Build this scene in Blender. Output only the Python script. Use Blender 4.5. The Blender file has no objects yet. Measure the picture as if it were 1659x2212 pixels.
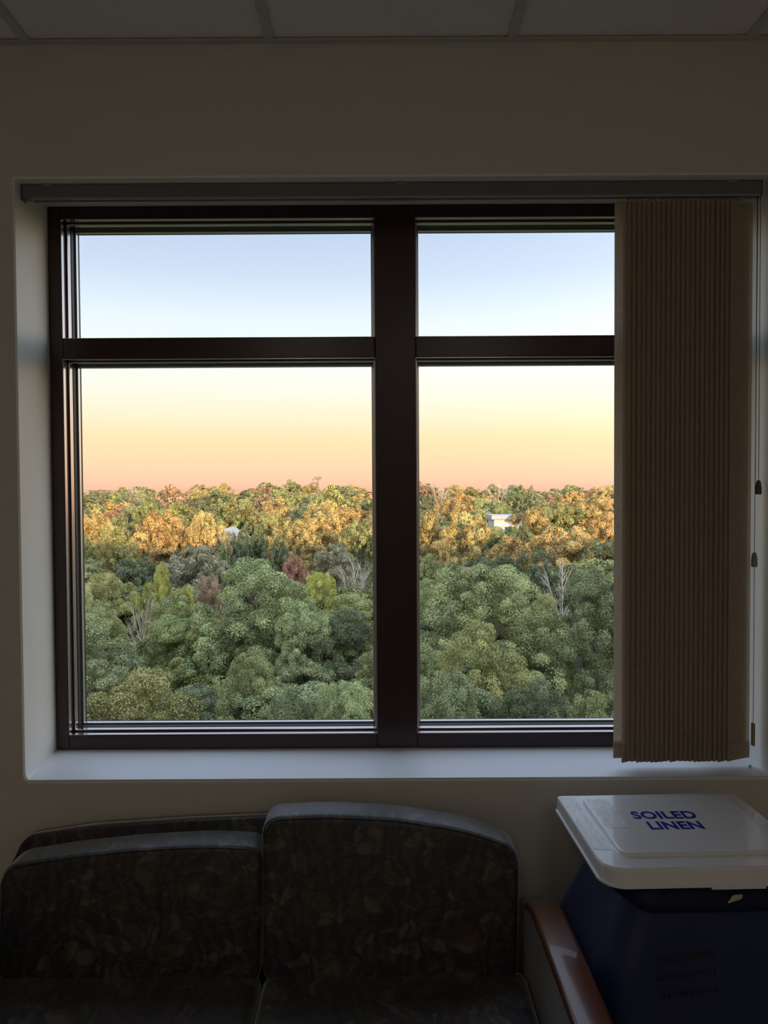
import bpy, bmesh, math, random
import numpy as np
from mathutils import Vector, Matrix, noise

# ------------------------------------------------------------------ camera
sc = bpy.context.scene
cam_data = bpy.data.cameras.new('camera')
cam = bpy.data.objects.new('camera', cam_data)
sc.collection.objects.link(cam)
cam.matrix_world = Matrix.Translation((0, -1.95, 1.61)) @ Matrix.Rotation(math.pi/2 - math.radians(1.53), 4, 'X') @ Matrix.Rotation(-0.0057, 4, 'Z')
cam_data.sensor_fit = 'VERTICAL'
cam_data.sensor_height = 36.0
cam_data.sensor_width = 27.0
cam_data.lens = 1650/2212*36
cam_data.clip_end = 3000
sc.camera = cam

def lin(c):
    return tuple(((v/255)/12.92 if v/255 <= .04045 else ((v/255+.055)/1.055)**2.4) for v in c)

# ------------------------------------------------------------------ sky
world = bpy.data.worlds.new('sky'); sc.world = world
world.use_nodes = True
nt = world.node_tree; nt.nodes.clear()
n_out = nt.nodes.new('ShaderNodeOutputWorld'); n_bg = nt.nodes.new('ShaderNodeBackground')
n_tc = nt.nodes.new('ShaderNodeTexCoord'); n_sep = nt.nodes.new('ShaderNodeSeparateXYZ'); n_ramp = nt.nodes.new('ShaderNodeValToRGB')
nt.links.new(n_tc.outputs['Generated'], n_sep.inputs[0]); nt.links.new(n_sep.outputs['Z'], n_ramp.inputs[0])
# the half of the sky towards the low sun is brighter and warmer
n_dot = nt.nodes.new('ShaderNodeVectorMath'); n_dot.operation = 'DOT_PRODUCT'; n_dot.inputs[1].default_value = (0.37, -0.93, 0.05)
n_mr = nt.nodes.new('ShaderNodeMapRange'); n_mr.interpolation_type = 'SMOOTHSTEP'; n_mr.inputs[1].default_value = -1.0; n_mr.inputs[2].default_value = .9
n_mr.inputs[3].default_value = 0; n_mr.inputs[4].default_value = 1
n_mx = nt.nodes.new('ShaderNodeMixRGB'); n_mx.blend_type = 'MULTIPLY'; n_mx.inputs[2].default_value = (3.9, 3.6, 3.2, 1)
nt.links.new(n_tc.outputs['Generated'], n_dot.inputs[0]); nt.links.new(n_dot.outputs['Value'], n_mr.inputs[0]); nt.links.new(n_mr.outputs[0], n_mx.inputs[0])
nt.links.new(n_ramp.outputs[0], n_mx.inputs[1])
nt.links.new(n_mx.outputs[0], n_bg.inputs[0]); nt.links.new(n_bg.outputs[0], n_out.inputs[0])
SKY = [(0.0, (232, 178, 152)), (0.013, (244, 196, 164)), (0.0375, (249, 210, 168)), (0.068, (248, 220, 174)), (0.098, (246, 231, 199)),
       (0.127, (240, 237, 220)), (0.163, (233, 239, 234)), (0.214, (222, 234, 242)), (0.27, (195, 212, 232)), (0.322, (181, 199, 224)),
       (0.45, (180, 199, 226)), (0.7, (180, 200, 229)), (1.0, (180, 200, 230))]
cr = n_ramp.color_ramp
while len(cr.elements) < len(SKY): cr.elements.new(0.5)
for e, (p, c) in zip(cr.elements, SKY):
    e.position = p; e.color = (*lin(c), 1)
n_bg.inputs[1].default_value = 0.85

# low evening sun from behind the building
sun_d = bpy.data.lights.new('evening_sun', 'SUN'); sun = bpy.data.objects.new('evening_sun', sun_d)
sc.collection.objects.link(sun)
SUN_EL, SUN_AZ = math.radians(7.0), math.radians(-22)     # travels towards +Y and a little to -X
d_sun = Vector((math.sin(SUN_AZ)*math.cos(SUN_EL), math.cos(SUN_AZ)*math.cos(SUN_EL), -math.sin(SUN_EL)))
sun.rotation_euler = d_sun.to_track_quat('-Z', 'Y').to_euler()
sun.location = (20, -60, 40)
sun_d.energy = 5.2; sun_d.color = (1.0, 0.66, 0.33); sun_d.angle = math.radians(0.9)

# sky light portal in the window opening
por_d = bpy.data.lights.new('window_portal', 'AREA'); por = bpy.data.objects.new('window_portal', por_d)
sc.collection.objects.link(por)
por_d.shape = 'RECTANGLE'; por_d.size = 1.95; por_d.size_y = 1.56; por_d.cycles.is_portal = True
por.location = (0.034, 0.335, 1.64); por.rotation_euler = (-math.pi/2, 0, 0)

sc.view_settings.view_transform = 'Standard'; sc.view_settings.look = 'None'
sc.view_settings.exposure = 0.45; sc.view_settings.gamma = 1.0; sc.view_settings.use_curve_mapping = False
cy = sc.cycles
cy.use_denoising = True; cy.max_bounces = 14; cy.diffuse_bounces = 8; cy.glossy_bounces = 4; cy.transparent_max_bounces = 24
cy.transmission_bounces = 6; cy.sample_clamp_indirect = 6.0; cy.caustics_reflective = False; cy.caustics_refractive = False

# ------------------------------------------------------------------ helpers
COL = sc.collection
def link(o, parent=None):
    COL.objects.link(o)
    if parent is not None: o.parent = parent
    return o
def obj(name, bm, m, parent=None, smooth=False):
    me = bpy.data.meshes.new(name)
    for v_ in [v_ for v_ in bm.verts if not v_.link_faces]: bm.verts.remove(v_)
    bmesh.ops.recalc_face_normals(bm, faces=bm.faces)
    bm.to_mesh(me); bm.free()
    if m: me.materials.append(m)
    if smooth: me.polygons.foreach_set('use_smooth', [True]*len(me.polygons))
    o = bpy.data.objects.new(name, me)
    return link(o, parent)
def empty(name, loc=(0, 0, 0), rz=0, parent=None):
    o = bpy.data.objects.new(name, None); o.location = loc; o.rotation_euler = (0, 0, rz); o.empty_display_size = .1
    return link(o, parent)
def tag(o, label=None, cat=None, group=None, kind=None):
    if label: o['label'] = label
    if cat: o['category'] = cat
    if group: o['group'] = group
    if kind: o['kind'] = kind
    return o
def bx(bm, x0, x1, y0, y1, z0, z1):
    v = [bm.verts.new(p) for p in ((x0,y0,z0),(x1,y0,z0),(x1,y1,z0),(x0,y1,z0),(x0,y0,z1),(x1,y0,z1),(x1,y1,z1),(x0,y1,z1))]
    for f in ((0,3,2,1),(4,5,6,7),(0,1,5,4),(1,2,6,5),(2,3,7,6),(3,0,4,7)): bm.faces.new([v[i] for i in f])
def box(name, x0, x1, y0, y1, z0, z1, m, parent=None, bev=0.0, seg=2):
    bm = bmesh.new(); bx(bm, x0, x1, y0, y1, z0, z1)
    if bev: bmesh.ops.bevel(bm, geom=bm.edges[:], offset=bev, segments=seg, profile=.5, affect='EDGES')
    return obj(name, bm, m, parent, smooth=False)
def tube(bm, pts, radii, n=8, caps=True):
    """a tube through pts with a radius at each"""
    rings = []
    pts = [Vector(p) for p in pts]
    if not hasattr(radii, '__len__'): radii = [radii]*len(pts)
    up = Vector((0.13, 0.31, 0.94))
    for i, p in enumerate(pts):
        t = (pts[min(i+1, len(pts)-1)] - pts[max(i-1, 0)]).normalized()
        if abs(t.dot(up)) > .97: up2 = Vector((1, .1, 0))
        else: up2 = up
        a = t.cross(up2).normalized(); b = t.cross(a)
        rings.append([bm.verts.new(p + (a*math.cos(2*math.pi*k/n) + b*math.sin(2*math.pi*k/n))*radii[i]) for k in range(n)])
    for i in range(len(rings)-1):
        for k in range(n):
            bm.faces.new((rings[i][k], rings[i][(k+1)%n], rings[i+1][(k+1)%n], rings[i+1][k]))
    if caps:
        bm.faces.new(rings[0][::-1]); bm.faces.new(rings[-1])
def prism_y(bm, poly, y0, y1):
    """polygon given in XZ, extruded along Y"""
    a = [bm.verts.new((x, y0, z)) for x, z in poly]; b = [bm.verts.new((x, y1, z)) for x, z in poly]
    n = len(poly)
    bm.faces.new(a); bm.faces.new(b[::-1])
    for i in range(n): bm.faces.new((a[i], b[i], b[(i+1)%n], a[(i+1)%n]))

# ------------------------------------------------------------------ materials
def mat(name, col, rough=.6, metal=0.0, spec=.5, noise_amt=0.0, noise_scale=8.0, bump=0.0, bump_scale=200.0, coat=0.0, sheen=0.0):
    m = bpy.data.materials.new(name); m.use_nodes = True
    t = m.node_tree; b = t.nodes['Principled BSDF']
    b.inputs['Base Color'].default_value = (*col, 1); b.inputs['Roughness'].default_value = rough
    b.inputs['Metallic'].default_value = metal; b.inputs['Specular IOR Level'].default_value = spec
    b.inputs['Coat Weight'].default_value = coat; b.inputs['Sheen Weight'].default_value = sheen
    tc = t.nodes.new('ShaderNodeTexCoord')
    if noise_amt:
        nz = t.nodes.new('ShaderNodeTexNoise'); nz.inputs['Scale'].default_value = noise_scale; nz.inputs['Detail'].default_value = 4
        t.links.new(tc.outputs['Object'], nz.inputs['Vector'])
        mr = t.nodes.new('ShaderNodeMapRange'); mr.inputs[3].default_value = 1-noise_amt; mr.inputs[4].default_value = 1+noise_amt
        t.links.new(nz.outputs[0], mr.inputs[0])
        mx = t.nodes.new('ShaderNodeVectorMath'); mx.operation = 'SCALE'; mx.inputs[0].default_value = col
        t.links.new(mr.outputs[0], mx.inputs['Scale']); t.links.new(mx.outputs[0], b.inputs['Base Color'])
    if bump:
        nb = t.nodes.new('ShaderNodeTexNoise'); nb.inputs['Scale'].default_value = bump_scale; nb.inputs['Detail'].default_value = 3
        t.links.new(tc.outputs['Object'], nb.inputs['Vector'])
        bp = t.nodes.new('ShaderNodeBump'); bp.inputs['Strength'].default_value = bump; bp.inputs['Distance'].default_value = .002
        t.links.new(nb.outputs[0], bp.inputs['Height']); t.links.new(bp.outputs[0], b.inputs['Normal'])
    return m

M = {}
M['wall'] = mat('beige_wall_paint', (.66, .625, .565), .75, noise_amt=.03, bump=.15, bump_scale=160)
M['reveal'] = mat('off_white_reveal_paint', (.84, .835, .78), .42, bump=.12, bump_scale=120)
M['ceil'] = mat('ceiling_tile_grey', (.80, .81, .80), .9, noise_amt=.06, noise_scale=60, bump=.6, bump_scale=140)
M['tbar'] = mat('tbar_paint', (.55, .56, .55), .5)
M['floor'] = mat('vinyl_floor', (.60, .55, .48), .35, noise_amt=.1, noise_scale=5)
M['sill'] = mat('white_sill', (.84, .86, .91), .42, spec=.8, noise_amt=.02, bump=.05, bump_scale=60)
M['frame'] = mat('maroon_window_metal', (.034, .010, .012), .27, bump=.03)
M['frame'].node_tree.nodes['Principled BSDF'].inputs['IOR'].default_value = 1.52
M['inner_trim'] = mat('polished_trim', (.62, .56, .57), .2, metal=.95)
M['gasket'] = mat('black_rubber_gasket', (.012, .012, .016), .5)
M['alu'] = mat('aluminium_spacer', (.75, .76, .78), .28, metal=.9)
M['rail'] = mat('grey_headrail', (.16, .16, .165), .5)
M['railw'] = mat('headrail_track', (.30, .30, .30), .4)
M['concrete'] = mat('facade', (.30, .26, .22), .9, noise_amt=.1)
M['door'] = mat('door_wood', (.35, .2, .1), .45, noise_amt=.15, noise_scale=3)
M['wood'] = mat('cherry_wood', (.16, .052, .026), .26, spec=.6, noise_amt=.12, noise_scale=14, bump=.03, bump_scale=90, coat=.35)
M['plast'] = mat('white_lid_plastic', (.80, .80, .82), .27, noise_amt=.02, bump=.06, bump_scale=50, coat=.5)
M['ink'] = mat('blue_ink', (.012, .012, .30), .4)
M['bag'] = mat('navy_nylon', (.006, .015, .075), .5, noise_amt=.2, noise_scale=9, bump=.3, bump_scale=220, sheen=.1)
M['print'] = mat('black_print', (.004, .004, .006), .6)
M['chrome'] = mat('steel_tube', (.6, .6, .6), .25, metal=1)
M['dark'] = mat('dark_rubber', (.02, .02, .02), .6)
M['cord'] = mat('dark_bead_chain', (.10, .09, .075), .5)
M['weight'] = mat('dark_plastic_weight', (.10, .09, .07), .4)
M['weight2'] = mat('grey_plastic_weight', (.27, .27, .25), .4)
M['ivory'] = mat('beige_plastic', (.35, .31, .20), .4)
M['tagw'] = mat('cream_tag', (.55, .48, .38), .7)

def glass_mat():
    m = bpy.data.materials.new('window_glass'); m.use_nodes = True
    t = m.node_tree; t.nodes.clear()
    o = t.nodes.new('ShaderNodeOutputMaterial'); tr = t.nodes.new('ShaderNodeBsdfTransparent'); gl = t.nodes.new('ShaderNodeBsdfGlossy')
    tr.inputs[0].default_value = (.985, .99, .99, 1); gl.inputs['Roughness'].default_value = 0.004
    fr = t.nodes.new('ShaderNodeFresnel'); fr.inputs[0].default_value = 1.5
    ge = t.nodes.new('ShaderNodeNewGeometry'); mi = t.nodes.new('ShaderNodeMapRange')      # same reflectance from either side of the thin sheet
    mi.inputs[3].default_value = 1.5; mi.inputs[4].default_value = 1/1.5
    t.links.new(ge.outputs['Backfacing'], mi.inputs[0]); t.links.new(mi.outputs[0], fr.inputs[0])
    mx = t.nodes.new('ShaderNodeMixShader')
    t.links.new(fr.outputs[0], mx.inputs[0]); t.links.new(tr.outputs[0], mx.inputs[1]); t.links.new(gl.outputs[0], mx.inputs[2])
    # dust film: thicker towards the bottom edge of each pane
    df = t.nodes.new('ShaderNodeBsdfTranslucent'); df.inputs[0].default_value = (.75, .8, .85, 1)
    tc = t.nodes.new('ShaderNodeTexCoord'); nz = t.nodes.new('ShaderNodeTexNoise'); nz.inputs['Scale'].default_value = 5; nz.inputs['Detail'].default_value = 6
    sp = t.nodes.new('ShaderNodeSeparateXYZ'); t.links.new(tc.outputs['Generated'], sp.inputs[0]); t.links.new(tc.outputs['Object'], nz.inputs['Vector'])
    mr = t.nodes.new('ShaderNodeMapRange'); mr.inputs[1].default_value = 0; mr.inputs[2].default_value = .16; mr.inputs[3].default_value = .085; mr.inputs[4].default_value = .012
    t.links.new(sp.outputs['Z'], mr.inputs[0])
    mu = t.nodes.new('ShaderNodeMath'); mu.operation = 'MULTIPLY'; t.links.new(mr.outputs[0], mu.inputs[0]); t.links.new(nz.outputs[0], mu.inputs[1])
    m2 = t.nodes.new('ShaderNodeMixShader'); t.links.new(mu.outputs[0], m2.inputs[0]); t.links.new(mx.outputs[0], m2.inputs[1]); t.links.new(df.outputs[0], m2.inputs[2])
    t.links.new(m2.outputs[0], o.inputs[0])
    return m
M['glass'] = glass_mat()

def slat_mat():
    m = bpy.data.materials.new('blind_fabric'); m.use_nodes = True
    t = m.node_tree; t.nodes.clear()
    o = t.nodes.new('ShaderNodeOutputMaterial'); a = t.nodes.new('ShaderNodeBsdfDiffuse'); b = t.nodes.new('ShaderNodeBsdfTranslucent')
    tc = t.nodes.new('ShaderNodeTexCoord'); mp = t.nodes.new('ShaderNodeMapping'); mp.inputs['Scale'].default_value = (500, 500, 300)
    t.links.new(tc.outputs['Object'], mp.inputs[0])
    nz = t.nodes.new('ShaderNodeTexNoise'); nz.inputs['Scale'].default_value = 1; nz.inputs['Detail'].default_value = 2; t.links.new(mp.outputs[0], nz.inputs['Vector'])
    r1 = t.nodes.new('ShaderNodeValToRGB'); r1.color_ramp.elements[0].color = (.38, .305, .235, 1); r1.color_ramp.elements[0].position = .3
    r1.color_ramp.elements[1].color = (.58, .475, .37, 1); r1.color_ramp.elements[1].position = .7
    t.links.new(nz.outputs[0], r1.inputs[0])
    t.links.new(r1.outputs[0], a.inputs[0]); t.links.new(r1.outputs[0], b.inputs[0])
    bp = t.nodes.new('ShaderNodeBump'); bp.inputs['Strength'].default_value = .3; bp.inputs['Distance'].default_value = .001
    t.links.new(nz.outputs[0], bp.inputs['Height']); t.links.new(bp.outputs[0], a.inputs['Normal'])
    mx = t.nodes.new('ShaderNodeMixShader'); mx.inputs[0].default_value = .30
    t.links.new(a.outputs[0], mx.inputs[1]); t.links.new(b.outputs[0], mx.inputs[2]); t.links.new(mx.outputs[0], o.inputs[0])
    return m
M['slat'] = slat_mat()

def sofa_mat():
    """dark upholstery with overlapping leaf-like print in olive, rust, plum and buff"""
    m = bpy.data.materials.new('leaf_print_upholstery'); m.use_nodes = True
    t = m.node_tree; b = t.nodes['Principled BSDF']; b.inputs['Roughness'].default_value = .5; b.inputs['Sheen Weight'].default_value = .7; b.inputs['Sheen Roughness'].default_value = .35
    b.inputs['Specular IOR Level'].default_value = .6
    tc = t.nodes.new('ShaderNodeTexCoord')
    nz = t.nodes.new('ShaderNodeTexNoise'); nz.inputs['Scale'].default_value = 9; nz.inputs['Detail'].default_value = 3
    t.links.new(tc.outputs['Object'], nz.inputs['Vector'])
    ad = t.nodes.new('ShaderNodeVectorMath'); ad.operation = 'MULTIPLY_ADD'; ad.inputs[1].default_value = (.16, .16, .16)
    t.links.new(nz.outputs['Color'], ad.inputs[0]); t.links.new(tc.outputs['Object'], ad.inputs[2])
    mp = t.nodes.new('ShaderNodeMapping'); mp.inputs['Scale'].default_value = (10, 12, 22); mp.inputs['Rotation'].default_value = (0, .7, 0)
    t.links.new(ad.outputs[0], mp.inputs[0])
    v1 = t.nodes.new('ShaderNodeTexVoronoi'); v1.inputs['Scale'].default_value = 1.9; t.links.new(mp.outputs[0], v1.inputs['Vector'])
    r1 = t.nodes.new('ShaderNodeValToRGB'); r1.color_ramp.interpolation = 'CONSTANT'
    cols = [(.0, (.048, .043, .033)), (.18, (.082, .075, .062)), (.38, (.044, .027, .021)), (.55, (.030, .028, .038)), (.7, (.062, .045, .031)), (.86, (.033, .036, .026))]
    while len(r1.color_ramp.elements) < len(cols): r1.color_ramp.elements.new(.5)
    for e, (p, c) in zip(r1.color_ramp.elements, cols): e.position = p; e.color = (*c, 1)
    sp = t.nodes.new('ShaderNodeSeparateColor'); t.links.new(v1.outputs['Color'], sp.inputs[0]); t.links.new(sp.outputs[0], r1.inputs[0])
    v2 = t.nodes.new('ShaderNodeTexVoronoi'); v2.feature = 'DISTANCE_TO_EDGE'; v2.inputs['Scale'].default_value = 1.9; t.links.new(mp.outputs[0], v2.inputs['Vector'])
    r2 = t.nodes.new('ShaderNodeValToRGB'); r2.color_ramp.elements[0].color = (.40, .38, .46, 1); r2.color_ramp.elements[1].position = .14; r2.color_ramp.elements[1].color = (1, 1, 1, 1)
    t.links.new(v2.outputs[0], r2.inputs[0])
    wv = t.nodes.new('ShaderNodeTexWave'); wv.inputs['Scale'].default_value = 9; wv.inputs['Distortion'].default_value = 9; wv.inputs['Detail'].default_value = 3
    t.links.new(ad.outputs[0], wv.inputs['Vector'])
    r3 = t.nodes.new('ShaderNodeValToRGB'); r3.color_ramp.elements[0].color = (.62, .58, .6, 1); r3.color_ramp.elements[0].position = .2; r3.color_ramp.elements[1].color = (1.25, 1.2, 1.1, 1); r3.color_ramp.elements[1].position = .75
    t.links.new(wv.outputs[0], r3.inputs[0])
    m1 = t.nodes.new('ShaderNodeMixRGB'); m1.blend_type = 'MULTIPLY'; m1.inputs[0].default_value = 1
    t.links.new(r1.outputs[0], m1.inputs[1]); t.links.new(r2.outputs[0], m1.inputs[2])
    m2 = t.nodes.new('ShaderNodeMixRGB'); m2.blend_type = 'MULTIPLY'; m2.inputs[0].default_value = 1
    t.links.new(m1.outputs[0], m2.inputs[1]); t.links.new(r3.outputs[0], m2.inputs[2]); t.links.new(m2.outputs[0], b.inputs['Base Color'])
    fb = t.nodes.new('ShaderNodeTexNoise'); fb.inputs['Scale'].default_value = 260; t.links.new(tc.outputs['Object'], fb.inputs['Vector'])
    bp = t.nodes.new('ShaderNodeBump'); bp.inputs['Strength'].default_value = .35; bp.inputs['Distance'].default_value = .0015
    t.links.new(fb.outputs[0], bp.inputs['Height']); t.links.new(bp.outputs[0], b.inputs['Normal'])
    return m
M['sofa'] = sofa_mat()

def leaf_mat():
    m = bpy.data.materials.new('tree_leaves'); m.use_nodes = True
    t = m.node_tree; t.nodes.clear()
    o = t.nodes.new('ShaderNodeOutputMaterial')
    oi = t.nodes.new('ShaderNodeObjectInfo'); at = t.nodes.new('ShaderNodeAttribute'); at.attribute_name = 'tone'; at.attribute_type = 'GEOMETRY'
    hs = t.nodes.new('ShaderNodeHueSaturation')
    sp = t.nodes.new('ShaderNodeSeparateColor'); t.links.new(at.outputs['Color'], sp.inputs[0])
    mr = t.nodes.new('ShaderNodeMapRange'); mr.inputs[3].default_value = .485; mr.inputs[4].default_value = .515; t.links.new(sp.outputs[0], mr.inputs[0])
    mv = t.nodes.new('ShaderNodeMapRange'); mv.inputs[3].default_value = .28; mv.inputs[4].default_value = 1.8; t.links.new(sp.outputs[1], mv.inputs[0])
    t.links.new(mr.outputs[0], hs.inputs['Hue']); t.links.new(mv.outputs[0], hs.inputs['Value']); t.links.new(oi.outputs['Color'], hs.inputs['Color'])
    a = t.nodes.new('ShaderNodeBsdfPrincipled'); a.inputs['Roughness'].default_value = .55; a.inputs['Specular IOR Level'].default_value = .35
    b = t.nodes.new('ShaderNodeBsdfTranslucent')
    t.links.new(hs.outputs[0], a.inputs['Base Color']); t.links.new(hs.outputs[0], b.inputs[0])
    mx = t.nodes.new('ShaderNodeMixShader'); mx.inputs[0].default_value = .28
    t.links.new(a.outputs[0], mx.inputs[1]); t.links.new(b.outputs[0], mx.inputs[2]); t.links.new(mx.outputs[0], o.inputs[0])
    return m
M['leaf'] = leaf_mat()
M['bark'] = mat('bark', (.16, .125, .095), .9, noise_amt=.3, noise_scale=4, bump=.5, bump_scale=30)
M['twig'] = mat('pale_dead_wood', (.42, .38, .33), .9, noise_amt=.2, noise_scale=4)
M['ground'] = mat('woodland_floor', (.045, .06, .03), 1.0, noise_amt=.4, noise_scale=.2)
M['siding'] = mat('white_siding', (.46, .46, .48), .7, noise_amt=.05)
M['roofing'] = mat('grey_roofing', (.33, .33, .34), .8, noise_amt=.1)
M['dglass'] = mat('dark_pane', (.05, .06, .07), .1)
M['road'] = mat('asphalt', (.10, .10, .11), .9, noise_amt=.2)
M['mast'] = mat('mast_metal', (.16, .12, .10), .5)

FILL_EMIT = 2.6          # emission of the two added fill panels
# ------------------------------------------------------------------ room shell
XL, XR, YB, ZC = -1.95, 1.75, -3.9, 2.737
WX0, WX1, WZ0, WZ1 = -.930, .994, .867, 2.406      # window opening
WT = .32                                           # thickness of the window wall

def window_wall():
    bm = bmesh.new()
    r = .022
    hole = []
    for k in range(7):
        a = math.pi + math.pi/2*k/6; hole.append((WX0 + r + r*math.cos(a), WZ0 + r + r*math.sin(a)))
    for k in range(7):
        a = 1.5*math.pi + math.pi/2*k/6; hole.append((WX1 - r + r*math.cos(a), WZ0 + r + r*math.sin(a)))
    for cx, cz, a0 in ((WX1 - .005, WZ1 - .005, 0), (WX0 + .005, WZ1 - .005, .5*math.pi)):
        for k in range(3):
            a = a0 + math.pi/2*k/2; hole.append((cx + .005*math.cos(a), cz + .005*math.sin(a)))
    outer = [(XL-.13, -.14), (XR+.13, -.14), (XR+.13, ZC+.22), (XL-.13, ZC+.22)]
    n = len(hole)
    def ring(y, g): 
        cx, cz = (WX0+WX1)/2, (WZ0+WZ1)/2
        return [bm.verts.new((x + g*(1 if x > cx else -1), y, z + g*(1 if z > cz else -1))) for x, z in hole]
    h0, h1, h2 = ring(0, .004), ring(.004, 0), ring(WT, 0)
    of = [bm.verts.new((x, 0, z)) for x, z in outer]; ob = [bm.verts.new((x, WT, z)) for x, z in outer]
    for A, B in ((h0, h1), (h1, h2)):
        for i in range(n): bm.faces.new((A[i], A[(i+1)%n], B[(i+1)%n], B[i]))
    for i in range(4): bm.faces.new((of[i], of[(i+1)%4], ob[(i+1)%4], ob[i]))
    # fans between the outer rectangle and the hole: groups of hole verts per corner
    for O, H in ((of, h0), (ob, h2)):
        groups = [list(range(0, 7)), list(range(7, 14)), list(range(14, 17)), list(range(17, 20))]
        for gi, g in enumerate(groups):
            for i in range(len(g)-1): bm.faces.new((O[gi], H[g[i]], H[g[i+1]]))
            nx = groups[(gi+1)%4][0]
            bm.faces.new((O[gi], H[g[-1]], H[nx], O[(gi+1)%4]))
    return bm
ww = tag(obj('wall_window', window_wall(), M['wall']), kind='structure')
ww.data.materials.append(M['reveal'])
for p in ww.data.polygons:
    c = p.center
    if .0005 < c.y < WT-.001 and XL < c.x < XR and -.1 < c.z < ZC: p.material_index = 1
tag(box('wall_left', XL-.12, XL, YB, WT, 0, ZC+.1, M['wall']), kind='structure')
tag(box('wall_right', XR, XR+.12, YB, WT, 0, ZC+.1, M['wall']), kind='structure')
tag(box('wall_back', XL, XR, YB-.12, YB, 0, ZC+.1, M['wall']), kind='structure')
tag(box('floor', XL, XR, YB, 0, -.12, 0, M['floor']), kind='structure')
for nm, a in (('baseboard_window', (XL, XR, -.012, -.0005, 0, .1)), ('baseboard_left', (XL, XL+.012, YB, -.012, 0, .1)), ('baseboard_right', (XR-.012, XR, YB, -.012, 0, .1))):
    tag(box(nm, *a, M['dark'], bev=.003), kind='structure')

# ceiling: slab, T-bars, tiles, wall angle
ceil = tag(box('ceiling', XL, XR, YB, 0, ZC+.05, ZC+.10, M['ceil']), kind='structure')
bars_x = [-1.498, -.888, -.279, .326, .921, 1.531]
bars_y = [-.615 - .61*k for k in range(6)]
tile_me = {}
for x in bars_x:
    bm = bmesh.new(); bx(bm, x-.012, x+.012, YB, -.018, ZC, ZC+.004); bx(bm, x-.001, x+.001, YB, -.02, ZC+.004, ZC+.04); obj('ceiling_grid_bar', bm, M['tbar'], ceil)
for y in bars_y:
    bm = bmesh.new(); bx(bm, XL, XR, y-.012, y+.012, ZC+.0005, ZC+.0038); bx(bm, XL, XR, y-.001, y+.001, ZC+.004, ZC+.04); obj('ceiling_grid_bar', bm, M['tbar'], ceil)
bm = bmesh.new(); bx(bm, XL, XR, -.018, -.0005, ZC, ZC+.003); obj('wall_angle', bm, M['tbar'], ceil)
xs = [XL] + bars_x + [XR]; ys = [0] + bars_y + [YB]
for i in range(len(xs)-1):
    for j in range(len(ys)-1):
        x0, x1, y1, y0 = xs[i]+.004, xs[i+1]-.004, ys[j]-.004, ys[j+1]+.004
        box('ceiling_tile', x0, x1, y0, y1, ZC+.006, ZC+.022, M['ceil'], ceil, bev=.003, seg=1)

# window sill slab: rises slightly towards the frame
bm = bmesh.new()
pf = [(WX0+.0105, .869), (WX1-.0105, .869), (WX1-.006, .8715), (WX0+.006, .8715)]
v = [bm.verts.new(p) for p in ((WX0+.012, .0015, .8685), (WX1-.012, .0015, .8685), (WX1-.0045, .0015, .8715), (WX0+.0045, .0015, .8715),
                               (WX0+.012, .19, .8685), (WX1-.012, .19, .8685), (WX1-.0005, .19, .884), (WX0+.0005, .19, .884))]
for f in ((0,1,2,3),(4,7,6,5),(0,4,5,1),(3,2,6,7),(0,3,7,4),(1,5,6,2)): bm.faces.new([v[i] for i in f])
tag(obj('windowsill', bm, M['sill']), kind='structure')

# ------------------------------------------------------------------ window frame
win = tag(empty('window_1', (0, 0, 0)), kind='structure')
Y0, Y1 = .19, .318
FX0, FX1, FZ0, FZ1 = WX0+.0005, WX1-.0005, .8845, WZ1-.0005
mx0, mx1 = -.0225, .0913
lx = -.893; rx = .957
zt0, zt1, zb, zh = 1.9835, 2.042, .9275, 2.370
pr_bev = .0025
box('frame_jamb', FX0, lx, Y0, Y1, FZ0, FZ1, M['frame'], win, pr_bev)
box('frame_jamb', rx, FX1, Y0, Y1, FZ0, FZ1, M['frame'], win, pr_bev)
for a, b in ((lx, mx0), (mx1, rx)):
    box('frame_head', a, b, Y0, Y1, zh, FZ1, M['frame'], win, pr_bev)
    box('frame_bottom_rail', a, b, Y0, Y1, FZ0, zb, M['frame'], win, pr_bev)
    box('transom', a, b, Y0, Y1, zt0, zt1, M['frame'], win, pr_bev)
box('mullion', mx0, mx1, Y0, Y1, FZ0, FZ1, M['frame'], win, pr_bev)
def ring_box(name, x0, x1, z0, z1, w, y0, y1, m, parent, bev=.0):
    bm = bmesh.new()
    o = [(x0, z0), (x1, z0), (x1, z1), (x0, z1)]; i_ = [(x0+w, z0+w), (x1-w, z0+w), (x1-w, z1-w), (x0+w, z1-w)]
    V = [[bm.verts.new((x, y, z)) for x, z in P] for y in (y0, y1) for P in (o, i_)]
    of, inf, ob, inb = V
    for k in range(4):
        j = (k+1) % 4
        bm.faces.new((of[k], of[j], inf[j], inf[k])); bm.faces.new((ob[k], inb[k], inb[j], ob[j]))
        bm.faces.new((of[k], ob[k], ob[j], of[j])); bm.faces.new((inf[k], inf[j], inb[j], inb[k]))
    if bev: bmesh.ops.bevel(bm, geom=bm.edges[:], offset=bev, segments=2, profile=.5, affect='EDGES')
    return obj(name, bm, m, parent)
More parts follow.
